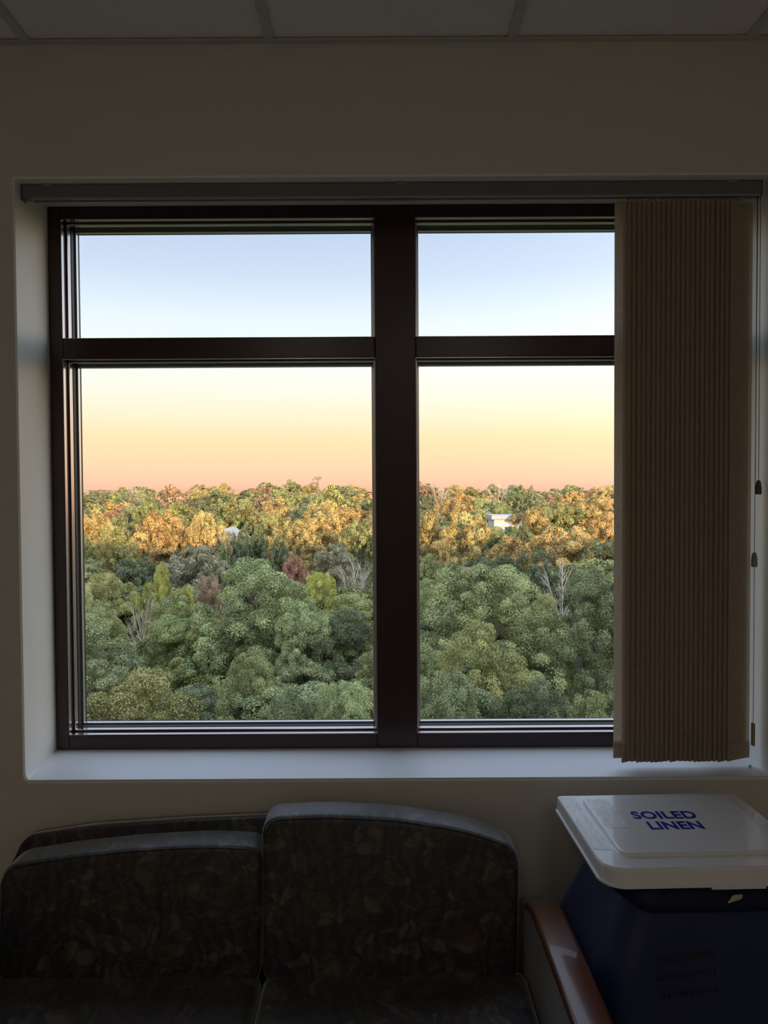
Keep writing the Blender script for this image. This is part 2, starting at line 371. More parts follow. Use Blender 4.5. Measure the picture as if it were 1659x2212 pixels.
for a, b in ((lx, mx0), (mx1, rx)):
    for c, d in ((zb, zt0), (zt1, zh)):
        ring_box('inner_trim', a-.0004, b+.0004, c-.0004, d+.0004, .0009, .1915, .206, M['inner_trim'], win)
        ring_box('glazing_bead', a+.0005, b-.0005, c+.0005, d-.0005, .0050, .222, .243, M['inner_trim'], win, .0012)
        ring_box('gasket', a+.0005, b-.0005, c+.0005, d-.0005, .0065, .2435, .262, M['gasket'], win, .001)
        g = box('glass_pane', a+.0006, b-.0006, c+.0006, d-.0006, .2622, .2668, M['glass'], win)
        ring_box('pane_spacer', a+.001, b-.001, c+.001, d-.001, .0105, .2672, .2798, M['alu'], g)
        box('glass_pane', a+.0006, b-.0006, c+.0006, d-.0006, .280, .2845, M['glass'], win)
        ring_box('outer_gasket', a+.0005, b-.0005, c+.0005, d-.0005, .0075, .285, .300, M['gasket'], win)

# two glowing panels added unseen behind the camera to brighten the room
for x in (-.58, .62):
    tr_ = tag(empty('fill_panel', (x, -3.15, ZC)), 'unseen fill panel added to brighten the room, the %s of two behind the viewer' % ('left' if x < 0 else 'right'), 'light')
    ring_box('frame', -.29, .29, -.29, .29, .02, 0, .02, M['tbar'], tr_).rotation_euler = (math.pi/2, 0, 0)
    df_ = bpy.data.materials.new('fill_glow'); df_.use_nodes = True
    b_ = df_.node_tree.nodes['Principled BSDF']; b_.inputs['Base Color'].default_value = (.8, .8, .8, 1)
    b_.inputs['Emission Color'].default_value = (1.0, .92, .82, 1); b_.inputs['Emission Strength'].default_value = FILL_EMIT
    box('fill_emitter', -.268, .268, -.268, .268, -.012, -.004, df_, tr_)

# ------------------------------------------------------------------ vertical blind
blind = tag(empty('vertical_blind', (0.03, .05, 2.36)), 'beige fabric vertical blind drawn to the right side of the window', 'blind')
def loc(o, root):                      # keep world-space mesh under a moved root
    o.matrix_parent_inverse = Matrix.Translation(-Vector(root.location)); return o
def rail():
    bm = bmesh.new()
    bx(bm, -.9285, .9765, .035, .062, 2.371, 2.4052)
    bmesh.ops.bevel(bm, geom=bm.edges[:], offset=.003, segments=2, profile=.5, affect='EDGES')
    return bm
hr = loc(obj('headrail', rail(), M['rail'], blind), blind)
bm = bmesh.new(); bx(bm, -.905, .974, .0365, .0415, 2.3662, 2.3712); bx(bm, -.905, .974, .0545, .0605, 2.3662, 2.3712)
obj('track_lip', bm, M['railw'], hr)
for x in (-.86, .05, .90):
    b_ = box('mounting_clip', x-.012, x+.012, .0325, .0348, 2.400, 2.4045, M['railw'], hr, .0005)
for x0, x1 in ((-.9295, -.9285), (.9765, .9785)):
    box('rail_end_cap', x0, x1, .0345, .0625, 2.366, 2.4055, M['rail'], hr)
ZT, ZB = 2.357, .8975
def slat_mesh(th, w=.079, zb=ZB, bow=.0016):
    """thin curved strip of cloth, real thickness, hem pocket at the bottom; local origin at the hook"""
    bm = bmesh.new()
    nx, t = 6, .0006
    zs = [ZT, ZT-.02] + [ZT-.02 - (ZT-.02-zb-.045)*k/4 for k in range(1, 5)] + [zb+.044, zb+.02, zb]
    rows = []
    for iz, z in enumerate(zs):
        hem = z < zb+.0445
        for s in (-1, 1): pass
        row = []
        for s in (-1, 1):
            rr = []
            for i in range(nx+1):
                u = i/nx - .5
                tt = t*(1.9 if hem else 1) * s
                off = bow*(1 - 4*u*u) + (tt if hem else 0)
                X = u*w*math.cos(th) - off*math.sin(th); Yv = u*w*math.sin(th) + off*math.cos(th)
                rr.append(bm.verts.new((X, Yv, z)))
            row.append(rr)
        rows.append(row)
    for r in range(len(rows)-1):
        for s in ((0, 1) if r >= len(rows)-3 else (0,)):       # one layer of cloth, doubled at the hem
            for i in range(nx): bm.faces.new((rows[r][s][i], rows[r][s][i+1], rows[r+1][s][i+1], rows[r+1][s][i]))
        for i in ((0, nx) if r >= len(rows)-3 else ()): bm.faces.new((rows[r][0][i], rows[r][1][i], rows[r+1][1][i], rows[r+1][0][i]))
    for r in (-1,):
        for i in range(nx): bm.faces.new((rows[r][0][i], rows[r][0][i+1], rows[r][1][i+1], rows[r][1][i]))
    return bm
TH = math.radians(24)
proto = obj('slat', slat_mesh(TH), M['slat'], blind, smooth=False)
hk = bmesh.new(); bx(hk, -.003, .003, -.0015, .0015, ZT-.008, 2.3665); bx(hk, -.008, .008, -.003, .003, ZT-.010, ZT-.002)
hook = obj('slat_hook', hk, M['railw'], proto)
rnd = random.Random(5)
XLAST = .9325
for k in range(23):
    x = XLAST - .0126*k
    if k == 0: s = proto
    else:
        s = proto.copy(); link(s, blind); h = hook.copy(); link(h, s)
    s.location = (x - blind.location[0], .050 - blind.location[1] + rnd.uniform(-.0006, .0006), -blind.location[2])
    s.rotation_euler = (0, 0, rnd.uniform(-.02, .02) if k else 0)
    if k: s.location[2] += rnd.uniform(-.0015, .0012)
x1_ = XLAST - .0126*22
s = obj('slat', slat_mesh(math.radians(12), bow=-.003), M['slat'], blind); s.location = (.6420 - blind.location[0], .062 - blind.location[1], .004-blind.location[2]); h = hook.copy(); link(h, s)
# control chains and cord
def chain_obj(name, x, y, z0, z1, x1=None, beads=True, r=.0016):
    bm = bmesh.new(); x1 = x if x1 is None else x1
    if beads:
        n = int((z0-z1)/.0062)
        for i in range(n):
            z = z0 - (z0-z1)*i/n; xx = x + (x1-x)*i/n
            bmesh.ops.create_icosphere(bm, subdivisions=1, radius=r, matrix=Matrix.Translation((xx, y, z)))
    tube(bm, [(x, y, z0), (x1, y, z1)], r*.42, 5)
    return loc(obj(name, bm, M['cord'], blind), blind)
def weight(name, x, y, z0, z1, m, parent):
    bm = bmesh.new()
    tube(bm, [(x, y, z0), (x, y, z0-.006), (x, y, z0-.02), (x, y, z1+.002), (x, y, z1)], [.0035, .006, .0078, .0078, .0065], 12)
    return obj(name, bm, m, parent, smooth=False)
c1 = chain_obj('bead_chain', .978, .045, 2.366, 1.634); weight('chain_weight', .978, .045, 1.634, 1.597, M['weight'], c1)
c2 = chain_obj('bead_chain', .9685, .043, 2.366, 1.60); 
c3 = chain_obj('tilt_cord', .9725, .048, 2.366, 1.445, x1=.9700, beads=False, r=.002); weight('cord_weight', .9700, .048, 1.445, 1.407, M['weight2'], c3)
c4 = chain_obj('tilt_cord', .9700, .048, 1.41, .99, x1=.9700, beads=False, r=.002)
bm = bmesh.new(); bx(bm, .9655, .9725, .040, .052, .935, .995); bmesh.ops.bevel(bm, geom=bm.edges[:], offset=.002, segments=2, profile=.5, affect='EDGES')
loc(obj('cord_tensioner', bm, M['ivory'], blind), blind)
# loose screw on the sill
bm = bmesh.new(); bmesh.ops.create_uvsphere(bm, u_segments=12, v_segments=8, radius=.0045, matrix=Matrix.Translation((.964, .052, .8785)) @ Matrix.Scale(.8, 4, (0, 0, 1)))
tube(bm, [(.964, .052, .877), (.9715, .060, .8785)], .0015, 6)
tag(obj('screw', bm, M['chrome'], None, True), 'small loose metal screw on the white windowsill in the right corner', 'screw')

# ------------------------------------------------------------------ sofa
sofa = tag(empty('sofa', (-.30, -.40, 0)), 'two-seat sofa in dark leaf-print fabric with wooden arm tops, under the window', 'sofa')
def S(o): return loc(o, sofa)
def cushion(outline, y_front, y_back, bulge, seg=4, bev=.022, tilt=0.0, zref=0.0):
    bm = bmesh.new(); prism_y(bm, outline, y_front, y_back)
    bmesh.ops.recalc_face_normals(bm, faces=bm.faces)
    ed = [e for e in bm.edges if all(abs(v.co.y-y_front) < 1e-6 for v in e.verts) or all(abs(v.co.y-y_back) < 1e-6 for v in e.verts)]
    bmesh.ops.bevel(bm, geom=ed, offset=bev, segments=seg, profile=.5, affect='EDGES')
    for v in bm.verts:
        k = (v.co.z - zref); v.co.y += tilt*k
    return bm
def smooth_outline(pts, rads, n=6):
    """rounded polygon in XZ; rads = corner radii"""
    out = []; N = len(pts)
    for i in range(N):
        p = Vector(pts[i]); a = Vector(pts[i-1]); b = Vector(pts[(i+1)%N]); r = rads[i]
        if r <= 0: out.append(tuple(p)); continue
        da = (a-p).normalized(); db = (b-p).normalized()
        s, e = p + da*r, p + db*r
        for k in range(n+1):
            t = k/n; q = (1-t)**2*s + 2*t*(1-t)*p + t*t*e; out.append((q.x, q.y))
    return out
# right back cushion: arched top, high near the middle of the sofa
rc = smooth_outline([(-.288, .47), (.306, .47), (.318, .765), (.19, .806), (.02, .832), (-.15, .840), (-.297, .834)], [.03, .03, .05, .05, .05, .05, .045])
lc = smooth_outline([(-.905, .47), (-.294, .47), (-.293, .768), (-.43, .774), (-.60, .766), (-.765, .750), (-.915, .727)], [.03, .03, .04, .05, .05, .05, .045])
def piping(outline, y, zmin, r, tilt, zref):
    pts = [(x, y + tilt*(z-zref), z) for x, z in outline if z > zmin]
    bm = bmesh.new(); tube(bm, pts, r, 6); return bm
for nm, ol in (('right', rc), ('left', lc)):
    cu = S(obj('back_cushion', cushion(ol, -.158, -.062, 0, seg=5, bev=.016, tilt=.16, zref=.80), M['sofa'], sofa, True))
    cx = sum(p[0] for p in ol)/len(ol); cz = sum(p[1] for p in ol)/len(ol)
    ins = [(cx + (x-cx)*.972, cz + (z-cz)*.968) for x, z in ol]
    obj('piping', piping(ins, -.158, .55, .0022, .16, .80), M['sofa'], cu, True)
# back frame behind the cushions
bf = smooth_outline([(-.985, .20), (.30, .20), (.30, .60), (.28, .72), (.16, .765), (-.1, .79), (-.308, .792), (-.507, .784), (-.742, .769), (-.908, .745), (-.93, .70), (-.985, .60)],
                    [.01, .01, .03, .03, .04, .04, .04, .04, .04, .02, .02, .03])
bm = bmesh.new(); prism_y(bm, bf, -.058, -.014)
S(obj('back_frame', bm, M['sofa'], sofa, True))
def seat_c(x0, x1):
    bm = bmesh.new(); bx(bm, x0, x1, -.80, -.175, .345, .487)
    bmesh.ops.bevel(bm, geom=bm.edges[:], offset=.03, segments=5, profile=.5, affect='EDGES'); return bm
S(obj('seat_cushion', seat_c(-.925, -.291), M['sofa'], sofa, True)); S(obj('seat_cushion', seat_c(-.288, .328), M['sofa'], sofa, True))
S(box('seat_base', -.935, .330, -.78, -.06, .13, .344, M['sofa'], sofa, .01))
def arm(xc, s):
    bm = bmesh.new(); prof = [(-.72, .10), (-.04, .10), (-.04, .585), (-.13, .612), (-.22, .630), (-.38, .640), (-.60, .643), (-.72, .620)]
    a = [bm.verts.new((xc-.022, y, z)) for y, z in prof]; b = [bm.verts.new((xc+.022, y, z)) for y, z in prof]
    bm.faces.new(a); bm.faces.new(b[::-1])
    for i in range(len(prof)): bm.faces.new((a[i], b[i], b[(i+1)%len(prof)], a[(i+1)%len(prof)]))
    ar = S(obj('armrest', bm, M['sofa'], sofa))
    # wooden cap: swept slab with a gentle crest
    ys = [-.10 - .70*k/20 for k in range(21)]
    bm = bmesh.new(); rings = []
    def zt(y):
        t = -y
        if t < .26: return .606 + .050*math.sin((t-.10)/.16*math.pi/2)
        return .656 + .006*math.sin((t-.26)/.54*math.pi) - (.05*((t-.62)/.18)**2 if t > .62 else 0)
    for y in ys:
        z = zt(y); h = .022; w = .036
        sec = [(-w, z-h+.004), (-w+.004, z-h), (w-.004, z-h), (w, z-h+.004), (w, z-.005), (w-.004, z-.0008), (w-.010, z), (0, z+.0005), (-w+.010, z), (-w+.004, z-.0008), (-w, z-.005)]
        rings.append([bm.verts.new((xc+p, y, q)) for p, q in sec])
    for i in range(len(rings)-1):
        for k in range(11): bm.faces.new((rings[i][k], rings[i][(k+1)%11], rings[i+1][(k+1)%11], rings[i+1][k]))
    bm.faces.new(rings[0]); bm.faces.new(rings[-1][::-1])
    c = obj('arm_cap', bm, M['wood'], ar, True)
    c['label'] = 'cherry wood arm cap'
arm(.369, 1); arm(-.975, -1)
for x in (-.94, .34):
    for y in (-.72, -.10):
        S(box('leg', x-.025, x+.025, y-.025, y+.025, 0, .13, M['wood'], sofa, .004))

# ------------------------------------------------------------------ linen hamper
ham = tag(empty('laundry_hamper', (.64, -.29, 0), math.radians(1.8)), 'linen hamper with white plastic lid and hanging navy bag, beside the sofa arm', 'hamper')
LW, LD, LZ = .219, .182, .87
def rrect(hx, hy, rf, rb, n=7, cx=0, cy=0):
    """rounded rectangle, front (-y) corners rf, rear corners rb"""
    out = []
    for sx, sy, a0, r in ((-1, -1, math.pi, rf), (1, -1, 1.5*math.pi, rf), (1, 1, 0, rb), (-1, 1, .5*math.pi, rb)):
        for k in range(n):
            a = a0 + math.pi/2*k/(n-1)
            out.append((cx + sx*(hx-r) + r*math.cos(a), cy + sy*(hy-r) + r*math.sin(a)))
    return out
def loft(bm, rings, cap0=True, cap1=True):
    R = [[bm.verts.new(p) for p in r] for r in rings]; n = len(R[0])
    for i in range(len(R)-1):
        for k in range(n): bm.faces.new((R[i][k], R[i][(k+1)%n], R[i+1][(k+1)%n], R[i+1][k]))
    if cap0: bm.faces.new(R[0][::-1])
    if cap1: bm.faces.new(R[-1])
bm = bmesh.new()
def RR(ins, z, rf=.046, rb=.005): return [(x, y, z) for x, y in rrect(LW-ins, LD-ins, max(rf-ins, .004), max(rb-ins, .003))]
loft(bm, [RR(.006, LZ-.038), RR(-.0035, LZ-.038), RR(-.0035, LZ-.0335), RR(-.0005, LZ-.0330), RR(0, LZ-.006), RR(.0015, LZ-.002), RR(.004, LZ)], True, True)
lid = obj('lid', bm, M['plast'], ham)
lid['label'] = 'white plastic lid reading SOILED LINEN in blue'
bm = bmesh.new()
def PR(ins, z, r=.026): return [(x, y, z) for x, y in rrect(.172-ins, .138-ins, max(r-ins, .004), .008, cx=.003, cy=.003)]
loft(bm, [PR(-.004, LZ-.001), PR(-.004, LZ+.0005), PR(0, LZ+.001), PR(0, LZ+.0065), PR(.0015, LZ+.008), PR(.004, LZ+.0085)], True, True)
obj('raised_panel', bm, M['plast'], lid)
box('lid_latch', -.008, .10, -LD-.0045, -LD+.02, LZ-.0425, LZ-.0382, M['plast'], lid, .001)
def text(body, x, y, z, size, rot, m, parent, sx=1.0, off=.0, space=1.0, ext=.0003, shear=0.0):
    cu = bpy.data.curves.new('lettering', 'FONT'); cu.body = body; cu.size = size; cu.offset = off; cu.space_character = space; cu.extrude = ext; cu.shear = shear
    cu.align_x = 'CENTER'; cu.align_y = 'BOTTOM_BASELINE'; cu.resolution_u = 6
    o = bpy.data.objects.new('lettering', cu); cu.materials.append(m); link(o, parent)
    bpy.context.view_layer.update()
    me = bpy.data.meshes.new_from_object(o); bpy.data.objects.remove(o)
    o = bpy.data.objects.new('lettering', me); link(o, parent)
    o.location = (x, y, z); o.rotation_euler = rot; o.scale = (sx, 1, 1); return o
text('SOILED', -.0135, .0235, LZ+.0088, .0520, (0, 0, math.radians(-1.2)), M['ink'], lid, .80*1.04, .0015, 1.03)
text('LINEN', -.0095, -.0300, LZ+.0088, .0520, (0, 0, math.radians(-1.2)), M['ink'], lid, .80*1.02, .0015, 1.03)
# clear tape strips holding the sheet on the left side of the lid
def tape_mat():
    m = bpy.data.materials.new('clear_tape'); m.use_nodes = True; t = m.node_tree; t.nodes.clear()
    o = t.nodes.new('ShaderNodeOutputMaterial'); a = t.nodes.new('ShaderNodeBsdfTransparent'); g = t.nodes.new('ShaderNodeBsdfGlossy'); g.inputs['Roughness'].default_value = .16
    x = t.nodes.new('ShaderNodeMixShader'); x.inputs[0].default_value = .22
    nz = t.nodes.new('ShaderNodeTexNoise'); nz.inputs['Scale'].default_value = 40; bp = t.nodes.new('ShaderNodeBump'); bp.inputs['Strength'].default_value = .5; bp.inputs['Distance'].default_value = .003
    t.links.new(nz.outputs[0], bp.inputs['Height']); t.links.new(bp.outputs[0], g.inputs['Normal'])
    t.links.new(a.outputs[0], x.inputs[1]); t.links.new(g.outputs[0], x.inputs[2]); t.links.new(x.outputs[0], o.inputs[0]); return m
M['tape'] = tape_mat()
def sheet(name, x0, x1, y0, y1, z, m, parent, seed, amp=.0012):
    bm = bmesh.new(); nx, ny = 16, 20; V = []
    for t in (0, .0003):
        V.append([[bm.verts.new((x0+(x1-x0)*i/nx + (.004*noise.noise((j*.5, seed, 1)) if i in (0, nx) else 0), y0+(y1-y0)*j/ny,
                 z + t + amp*abs(noise.noise((i*.45, j*.4, seed))))) for j in range(ny+1)] for i in range(nx+1)])
    for L in V:
        for i in range(nx):
            for j in range(ny): bm.faces.new((L[i][j], L[i+1][j], L[i+1][j+1], L[i][j+1]))
    return obj(name, bm, m, parent, True)
sheet('tape_strip', -.213, -.178, -.10, .176, LZ+.0008, M['tape'], lid, 3.0)
sheet('tape_strip', -.160, -.112, -.02, .135, LZ+.0092, M['tape'], lid, 7.0, .0006)
# hanging bag: folds, wider below the hoop
bm = bmesh.new(); rings = []
NB = 96
for iz, z in enumerate([.832, .80, .77, .74, .71, .68, .62, .55, .46, .36, .27, .20, .16, .145]):
    t = (.832 - z)/.7
    fl = min(1, (.832-z)/.21)**1.2; hx = .146 + .078*fl - .03*max(0, t-.6); hy = .135 + .046*fl - .03*max(0, t-.6)
    base = rrect(hx, hy, .06, .06, n=NB//4); ring = []
    for k, (x, y) in enumerate(base):
        a = math.atan2(y, x)
        f = 1 + (.030*math.sin(5*a + 1.3 + 1.2*t) + .018*math.sin(11*a + 4*t) + .010*noise.noise((x*14, y*14, z*5)))*min(1, t*3 + .1)
        if iz >= 12: f *= (.86 if iz == 12 else .45)
        ring.append((x*f, y*f, z))
    rings.append(ring)
loft(bm, rings, True, True)
bag = obj('bag', bm, M['bag'], ham, True); bag['label'] = 'navy cloth bag hanging below the lid'
# turned-over cuff of the bag, sagging at the front
bm = bmesh.new(); top, bot = [], []
cu = rrect(.153, .143, .06, .06, n=NB//4)
R0, R1, R2 = [], [], []
for k, (x, y) in enumerate(cu):
    s = max(0, -y/.159)
    drop = .042 + .036*s*max(0, 1-(x/.16)**2) + .008*noise.noise((x*20, y*20, 0))
    g = 1.0 + .02*noise.noise((x*16, y*16, 4))
    R0.append((x, y, .834)); R1.append((x*1.06*g, y*1.05*g, .834-drop*.5)); R2.append((x*1.17*g, y*1.13*g, .834-drop))
loft(bm, [R2, R1, R0], False, False)
bmesh.ops.solidify(bm, geom=bm.faces[:], thickness=-.0012)
cuff = obj('bag_cuff', bm, M['bag'], ham, True)
# cream tag at the cuff and faint dark print on the bag
bm = bmesh.new(); 
pts = smooth_outline([(.032, .788), (.062, .797), (.064, .806), (.044, .805)], [.004]*4)
prism_y(bm, pts, -.1655, -.1645); obj('care_tag', bm, M['tagw'], cuff)
P3 = text('SOILED LINEN', -.066, -.202, .700, .0185, (math.pi/2, -.12, .03), M['print'], bag, 1.0, .0004)
def strokes(x, z, n, h, seed):
    bm = bmesh.new(); q = random.Random(seed); xx = x
    for i in range(n):
        w = q.uniform(.003, .007)
        zz = z + (xx-x)*.12; bx(bm, xx, xx+w*.4, -.2035, -.202, zz, zz+h*q.uniform(.75, 1)); xx += w*1.5
        if q.random() < .4: bx(bm, xx-w*1.4, xx-.001, -.2035, -.202, zz+h*.4, zz+h*.55)
    obj('lettering', bm, M['print'], bag)
strokes(-.125, .658, 17, .014, 3); strokes(-.115, .622, 15, .014, 8)
# tubular stand
bm = bmesh.new(); tube(bm, [(x, y, .826) for x, y in rrect(.140, .125, .05, .05)] + [(-.14, -.075, .826)], .009, 8); obj('hoop', bm, M['chrome'], ham, True)
for sx in (-1, 1):
    for sy in (-1, 1):
        bm = bmesh.new(); tube(bm, [(sx*.115, sy*.100, .822), (sx*.150, sy*.110, .07)], .010, 8); lg = obj('leg', bm, M['chrome'], ham, True)
        bm = bmesh.new(); tube(bm, [(sx*.150-.009, sy*.110, .030), (sx*.150+.009, sy*.110, .030)], .030, 16); tube(bm, [(sx*.15, sy*.110, .03), (sx*.15, sy*.110, .075)], .006, 6); obj('caster', bm, M['dark'], lg)
bm = bmesh.new()
for a, b in (((-.15, -.11), (.15, -.11)), ((-.15, .11), (.15, .11)), ((-.15, -.11), (-.15, .11)), ((.15, -.11), (.15, .11))):
    tube(bm, [(a[0], a[1], .11), (b[0], b[1], .11)], .008, 8)
obj('base_rail', bm, M['chrome'], ham, True)

# ------------------------------------------------------------------ the building that holds the room, and its shadow
GZ = -18.0
BH = 7.2
for i, a in enumerate(((-45, XL-.13, -22, .32, GZ, BH), (XR+.13, 75, -22, .32, GZ, BH), (XL-.13, XR+.13, -22, .32, ZC+.22, BH), (XL-.13, XR+.13, -22, .32, GZ, -.14),
                       (XL-.13, XR+.13, -22, YB-.13, -.14, ZC+.22))):
    tag(box('wall_facade', *a, M['concrete']), kind='structure')

# ------------------------------------------------------------------ terrain
def gz(x, y):
    t = min(1, max(0, (y-90)/330)); t = t*t*(3-2*t)
    return GZ + 6.5*t + .5*math.sin(x*.021+1)*t
bm = bmesh.new(); ysr = [.4, 20, 40, 60, 80] + [100+25*k for k in range(14)] + [480, 560, 700, 900, 1300, 2000]
grid = [[bm.verts.new((x, y, gz(x, y) if y < 480 else gz(x, 440) - (y-480)*.012)) for x in [-900, -500, -300] + [-220+22*k for k in range(21)] + [300, 500, 900]] for y in ysr]
for j in range(len(grid)-1):
    for i in range(len(grid[0])-1): bm.faces.new((grid[j][i], grid[j][i+1], grid[j+1][i+1], grid[j+1][i]))
tag(obj('ground', bm, M['ground']), kind='structure')

# ------------------------------------------------------------------ trees
def crown_mesh(name, seed, n_lobes, n_sub, per, leaf, shape='round', sub_r=.75):
    """leaves of one crown as diamond-shaped blades gathered in tufts on the lobes of the crown; crown spans z 5..16, radius 5"""
    R = np.random.RandomState(seed)
    lobes = []
    for i in range(n_lobes):
        a = 2*math.pi*(i*.618 + R.uniform(-.05, .05)); h = (i+.5)/n_lobes
        if shape == 'cone': rad = 4.2*(1-h)**.9; z = 4.0 + 11*h; r = 1.0 + 1.3*(1-h)
        else: rad = 3.1*math.sqrt(max(0, 1-(h*1.02)**2.2))+.2; z = 6.5 + 7.2*h + R.uniform(-.6, .6); r = R.uniform(1.55, 2.25)*(1.1-.35*h)
        lobes.append((rad*math.cos(a), rad*math.sin(a), z, r))
    L = np.array(lobes); cs = []
    while len(cs) < n_sub:
        l = L[R.randint(len(L))]; d = R.normal(size=3); d[2] = d[2]*.9 + .35; d /= np.linalg.norm(d)
        c = l[:3] + d*l[3]*R.uniform(.82, 1.05)
        inside = ((np.linalg.norm(L[:, :3]-c, axis=1) < L[:, 3]*.62).any())
        if inside: continue
        cs.append((*c, *d))
    cs = np.array(cs); N = n_sub*per
    idx = np.repeat(np.arange(n_sub), per)
    d = R.normal(size=(N, 3)) + cs[idx, 3:]*0.9; d /= np.linalg.norm(d, axis=1)[:, None]
    rr = sub_r*R.uniform(.65, 1.25, size=n_sub)[idx]*R.uniform(.25, 1.0, size=N)**.45
    pos = cs[idx, :3] + d*rr[:, None]*np.array([1, 1, .8])
    nrm = d + R.normal(scale=.45, size=(N, 3)) + np.array([0, 0, .35]); nrm /= np.linalg.norm(nrm, axis=1)[:, None]
    ref = R.normal(size=(N, 3)); t1 = np.cross(nrm, ref); t1 /= np.linalg.norm(t1, axis=1)[:, None]; t2 = np.cross(nrm, t1)
    ln = leaf*R.uniform(.6, 1.3, size=(N, 1)); wd = ln*R.uniform(.38, .6, size=(N, 1))
    droop = nrm*ln*.18
    V = np.stack([pos - t1*ln*.5 - droop, pos + t2*wd*.5, pos + t1*ln*.5 - droop, pos - t2*wd*.5], axis=1).reshape(-1, 3)
    me = bpy.data.meshes.new(name)
    me.vertices.add(4*N); me.vertices.foreach_set('co', V.astype(np.float32).ravel())
    me.loops.add(4*N); me.loops.foreach_set('vertex_index', np.arange(4*N, dtype=np.int32))
    me.polygons.add(N); me.polygons.foreach_set('loop_start', np.arange(0, 4*N, 4, dtype=np.int32))
    ca = me.color_attributes.new('tone', 'FLOAT_COLOR', 'POINT')
    sub_t = R.uniform(0, 1, size=n_sub)[idx]
    g = np.clip(.5*R.uniform(0, 1, N) + .5*sub_t, 0, 1)
    c4 = np.stack([R.uniform(0, 1, N), g, g, np.ones(N)], axis=1); ca.data.foreach_set('color', np.repeat(c4, 4, axis=0).astype(np.float32).ravel())
    me.update(); me.validate()
    me.materials.append(M['leaf'])
    return me
def trunk_bm(seed, spread=3.6, n_br=9, top=13.5):
    q = random.Random(seed); bm = bmesh.new()
    tube(bm, [(0, 0, 0), (.1, .05, 3), (-.1, .1, 6), (.1, -.1, 9), (0, 0, top)], [.34, .27, .2, .13, .04], 7)
    return bm
def branches_bm(seed, spread=3.6, n_br=11, fine=0, top=14.0):
    q = random.Random(seed); bm = bmesh.new()
    for i in range(n_br):
        a = i*2.4 + q.uniform(-.3, .3); z0 = 4 + 7*i/n_br; r = spread*q.uniform(.7, 1)*(1-.4*i/n_br)
        e = Vector((r*math.cos(a), r*math.sin(a), min(top+1, z0 + q.uniform(2.5, 4.2)))); s = Vector((0, 0, z0)); m_ = (s+e)/2 + Vector((q.uniform(-.3, .3), q.uniform(-.3, .3), -.2))
        tube(bm, [s, m_, e], [.13, .08, .03], 5)
        for j in range(fine):
            st = m_ + (e-m_)*q.uniform(0, 1); dv = Vector((math.cos(a+q.uniform(-1, 1)), math.sin(a+q.uniform(-1, 1)), q.uniform(.4, 1.4)))*q.uniform(.9, 2.0)
            tube(bm, [st, st+dv*.5+Vector((0, 0, .1)), st+dv], [.04, .025, .01], 3, caps=False)
    return bm
PROT = {}
def proto_set(key, me, tr, br): PROT[key] = (me, tr, br)
def bm_mesh(name, bm, m):
    me = bpy.data.meshes.new(name); bm.to_mesh(me); bm.free(); me.materials.append(m); return me
TR = [bm_mesh('trunk', trunk_bm(i), M['bark']) for i in range(3)]
BR = [bm_mesh('branches', branches_bm(i), M['bark']) for i in range(3)]
BRF = bm_mesh('branches', branches_bm(9, fine=16, n_br=16), M['twig'])
for i in range(4): PROT['n%d' % i] = (crown_mesh('crown', 10+i, 13, 330, 280, .135, sub_r=.64), TR[i%3], BR[i%3])
for i in range(4): PROT['m%d' % i] = (crown_mesh('crown', 30+i, 12, 240, 130, .235, sub_r=.64), TR[i%3], BR[i%3])
for i in range(4): PROT['f%d' % i] = (crown_mesh('crown', 50+i, 10, 140, 60, .44, sub_r=.8), TR[i%3], BR[i%3])
PROT['c0'] = (crown_mesh('crown', 70, 16, 220, 70, .30, shape='cone', sub_r=.6), TR[0], BR[0])
PROT['s0'] = (crown_mesh('crown', 80, 9, 70, 26, .26, sub_r=.5), TR[1], BRF)

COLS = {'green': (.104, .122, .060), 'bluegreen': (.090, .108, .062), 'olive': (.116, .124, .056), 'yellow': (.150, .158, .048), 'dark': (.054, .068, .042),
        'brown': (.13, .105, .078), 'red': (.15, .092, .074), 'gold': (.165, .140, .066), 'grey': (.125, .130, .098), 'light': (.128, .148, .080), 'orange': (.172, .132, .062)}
PLACED = []
def tree(name, x, y, top, w, kind, col, rz, label, group=None):
    g = gz(x, y); H = top - g
    me, tr, br = PROT[kind]
    root = empty(name, (x, y, g), rz)
    root.scale = (w/10, w/10, H/16.2)
    q = random.Random(int(x*100)+int(y*10)); c = COLS[col]; k = q.uniform(.88, 1.12)
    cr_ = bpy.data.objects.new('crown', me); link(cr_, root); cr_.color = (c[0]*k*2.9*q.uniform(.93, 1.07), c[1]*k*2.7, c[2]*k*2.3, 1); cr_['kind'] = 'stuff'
    link(bpy.data.objects.new('trunk', tr), root); b = bpy.data.objects.new('branches', br); link(b, root)
    tag(root, label, 'tree', group)
    PLACED.append((x, y, w/2))
    return root
